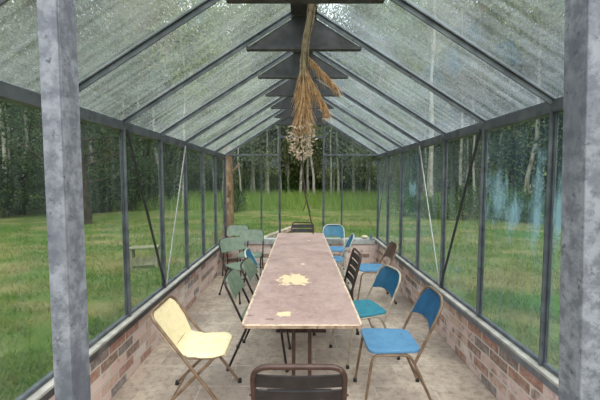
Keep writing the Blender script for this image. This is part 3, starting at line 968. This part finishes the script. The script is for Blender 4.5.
def plant(kind, i, x, y, sc, label, cat, group=None, rot=None):
    src = protos[kind][i % len(protos[kind])]
    if src.name in used: o = copy_tree(src)
    else: o = src; used.add(src.name)
    o.location = (x, y, gz(x, y)-.03); o.rotation_euler = (0, 0, random.uniform(0, 6.28) if rot is None else rot)
    o.scale = (sc, sc, sc*random.uniform(.92, 1.08))
    tag(o, label, cat)
    if group: o['group'] = group
    elif 'group' in o: del o['group']
    return o

# woodland beyond the far gable
for x in np.arange(-17, 17.5, 1.15):
    plant('pole', random.randrange(3), float(x)+random.uniform(-.5,.5), random.uniform(28.5, 33), random.uniform(.85,1.1),
          'slim bare-stemmed gum standing at the woodland edge beyond the far gable', 'tree', 'slim gums at the woodland edge')
LB = 'slender pale-trunked tree in the woodland beyond the far gable'
for row, (yy, step) in enumerate(((31, 2.0), (36, 2.4), (42, 2.8), (50, 3.4))):
    x = -26-row*4
    while x < 26+row*4:
        xx = x+random.uniform(-.8,.8); yv = yy+random.uniform(-2,2)
        x += step*random.uniform(.8,1.25)
        if row == 0 and abs(xx) > 17: continue
        plant('gum', random.randrange(3), xx, yv, random.uniform(.85,1.15), LB, 'tree', 'pale-trunked trees beyond the far gable')
for x in np.arange(-34, 35, 2.6):
    xx = float(x)+random.uniform(-1,1)
    plant('olive', random.randrange(2), xx, 41+random.uniform(-5,9), random.uniform(.7,1.1),
          'bushy olive-leaved tree filling the woodland behind the pale trunks', 'tree', 'bushy trees among the pale trunks')
for x in np.arange(-13, 14, 3.4):
    plant('olive', random.randrange(2), float(x)+random.uniform(-1,1), 35.5+random.uniform(-1,1.5), random.uniform(.55,.85),
          'bushy olive-leaved tree filling the woodland behind the pale trunks', 'tree', 'bushy trees among the pale trunks')
SIDE = {
 'dark': lambda w: ('dense dark-leaved tree along the %s edge of the lawn' % w, 'tree', 'dark trees along the %s edge of the lawn' % w),
 'olive': lambda w: ('bushy olive-leaved tree along the %s edge of the lawn' % w, 'tree', 'bushy trees along the %s edge of the lawn' % w),
 'pole': lambda w: ('slim pale-trunked gum along the %s edge of the lawn' % w, 'tree', 'slim gums along the %s edge of the lawn' % w)}
for w_, a0 in (('left', -44), ('right', 19)):
    for k in range(10):
        a = R(a0+k*2.7+random.uniform(-1,1)); d = random.uniform(21, 25)
        plant('pole', k, d*math.sin(a), d*math.cos(a), random.uniform(.75,.95), *SIDE['pole'](w_))
# left edge of the lawn
for k in range(16):
    a = R(-68+k*3.1); d = random.uniform(20.5, 25) if k % 2 else random.uniform(27, 34)
    kd = 'dark' if k < 9 else ('olive', 'pole', 'olive', 'dark')[k % 4]
    plant(kd, k, d*math.sin(a), d*math.cos(a), random.uniform(.72,.98),
          *SIDE[kd]('left'))
for k in range(14):
    a = R(-66+k*3.3); d = random.uniform(20, 22)
    plant('shrub', 1, d*math.sin(a), d*math.cos(a), random.uniform(1.0,1.5),
          'leafy shrub at the foot of the trees left of the lawn', 'shrub', 'shrubs left of the lawn')
# right edge of the lawn
for k in range(16):
    a = R(18+k*3.1); d = random.uniform(17.5, 21) if k % 2 else random.uniform(23, 30)
    kd = 'dark' if k > 8 else ('olive', 'pole', 'dark', 'pole')[k % 4]
    plant(kd, k, d*math.sin(a), d*math.cos(a), random.uniform(.85,1.1),
          *SIDE[kd]('right'))
for k in range(16):
    a = R(17+k*2.9); d = random.uniform(15.5, 17)
    plant('shrub', 0 if k % 3 else 1, d*math.sin(a), d*math.cos(a), random.uniform(.55,.85),
          'low green shrub in the hedge right of the lawn', 'shrub', 'hedge shrubs right of the lawn')
for k in range(22):
    xx = -22+k*2.1+random.uniform(-.7,.7)
    plant('shrub', k % 2, xx, 34+random.uniform(-2,3), random.uniform(1.0,1.7),
          'low shrub at the foot of the woodland beyond the far gable', 'shrub', 'shrubs at the woodland edge')
plant('shrub', 1, -3.35, 17.6, .56, 'rounded dark green shrub beside the brown trunk beyond the far left corner', 'shrub')

# single trees
t = tree_proto('lawn_tree', 77, 7.2, .19, .22, 3.2, 110, 42, .2, M['leaf_dark'], M['bark_dark'], .5, .5, 16)
t.location = (-8.2, 12.9, -.06); t.rotation_euler[2] = 1.2
tag(t, 'dark-trunked spreading tree standing on the left lawn beside the near post', 'tree')
def dead_trunk():
    t = empty('dead_tree', (-2.05, 9.4, -.06))
    tag(t, 'rough brown broken-topped dead trunk just outside the far left corner', 'tree')
    rnd = random.Random(5); n = 16; m = 14; vs = []
    for k in range(m+1):
        f = k/m
        for q in range(n):
            a = 2*math.pi*q/n
            r = (.155-.03*f+.09*max(0, .08-f)*8)*(1+.16*noise.noise(Vector((math.cos(a)*1.6, math.sin(a)*1.6, f*2.2))))
            z = f*2.55 + (.30*noise.noise(Vector((math.cos(a)*2.1, math.sin(a)*2.1, 7))) if k == m else 0)
            vs.append((r*math.cos(a)+.05*math.sin(f*3), r*math.sin(a), z))
    fs = [(k*n+q, k*n+(q+1) % n, (k+1)*n+(q+1) % n, (k+1)*n+q) for k in range(m) for q in range(n)]
    fs += [tuple(range(n-1,-1,-1)), tuple(m*n+q for q in range(n))]
    MB().add(vs, fs).build('trunk', M['bark_brown'], t, True)
    for (z, a, L) in ((1.9, .6, .28), (2.25, 3.6, .22), (1.2, 5.2, .16)):
        c, s_ = math.cos(a), math.sin(a)
        MB().tube([(c*.08, s_*.08, z), (c*(.12+L*.5), s_*(.12+L*.5), z+.10), (c*(.12+L), s_*(.12+L), z+.24)], [.045,.035,.018], 7).build('branch_stub', M['bark_brown'], t, True)
dead_trunk()

lg = MB().bar((-1.05, 9.0, .04), (-.12, 11.6, .05), .14, .12, (0,0,1), .012)
tag(lg.build('timber_log', M['oldwood']), 'weathered squared timber lying on the grass beyond the far doorway', 'timber')

def bench():
    t = empty('garden_bench', (-3.06, 6.55, -.06)); t.rotation_euler[2] = R(15)
    tag(t, 'low weathered wooden bench on the grass outside the left glass', 'bench')
    for k in range(3):
        MB().box(-.26, .26, -.15+k*.10, -.06+k*.10, .38, .405, .004).build('seat_plank', M['mosswood'], t)
    for sx in (-1, 1):
        for sy in (-1, 1):
            MB().box(sx*.22-.025, sx*.22+.025, sy*.11-.025, sy*.11+.025, 0, .38, .004).build('leg', M['mosswood'], t)
        MB().box(sx*.22-.012, sx*.22+.012, -.085, .085, .10, .16, .003).build('rail', M['mosswood'], t)
    MB().box(-.195, .195, -.125, -.10, .06, .22, .003).build('apron', M['mosswood'], t)
bench()

# ------------------------------------------------------------------ light
w = bpy.data.worlds.new('overcast_sky'); S.world = w; w.use_nodes = True
nt = w.node_tree; nt.nodes.clear(); g = G(nt)
tc = g.n('ShaderNodeTexCoord')
n1 = g.noise(tc.outputs['Generated'], 3, 4)
col = g.mix(g.ramp(n1, [(.4, 0.), (.65, 1.)]), hx(206,220,236), hx(250,250,250))
sz = g.n('ShaderNodeSeparateXYZ'); g.l(tc.outputs['Generated'], sz.inputs[0])
zen = g.math('ADD', .75, g.math('MULTIPLY', g.math('MAXIMUM', sz.outputs[2], 0.0), 1.25))
bg = g.n('ShaderNodeBackground'); g.l(col, bg.inputs[0]); g.l(zen, bg.inputs[1])
ou = g.n('ShaderNodeOutputWorld'); g.l(bg.outputs[0], ou.inputs[0])
sd = bpy.data.lights.new('sun', 'SUN'); sd.energy = 1.3; sd.angle = R(50); sd.color = (1,.97,.92)
so = bpy.data.objects.new('sun', sd); COL.objects.link(so); so.rotation_euler = (R(30), R(18), 0); so.location = (0, 0, 30)

# ------------------------------------------------------------------ camera
cd = bpy.data.cameras.new('camera'); cam = bpy.data.objects.new('camera', cd); COL.objects.link(cam)
cd.sensor_width = 36; cd.lens = 20.4; cd.clip_start = .05; cd.clip_end = 400
cam.location = (-.03, 0, 1.65); cam.rotation_euler = (R(90-3.5), 0, 0)
S.camera = cam
S.view_settings.view_transform = 'Standard'
S.view_settings.look = 'None'
S.view_settings.gamma = 1
S.view_settings.use_curve_mapping = False
S.view_settings.exposure = .95
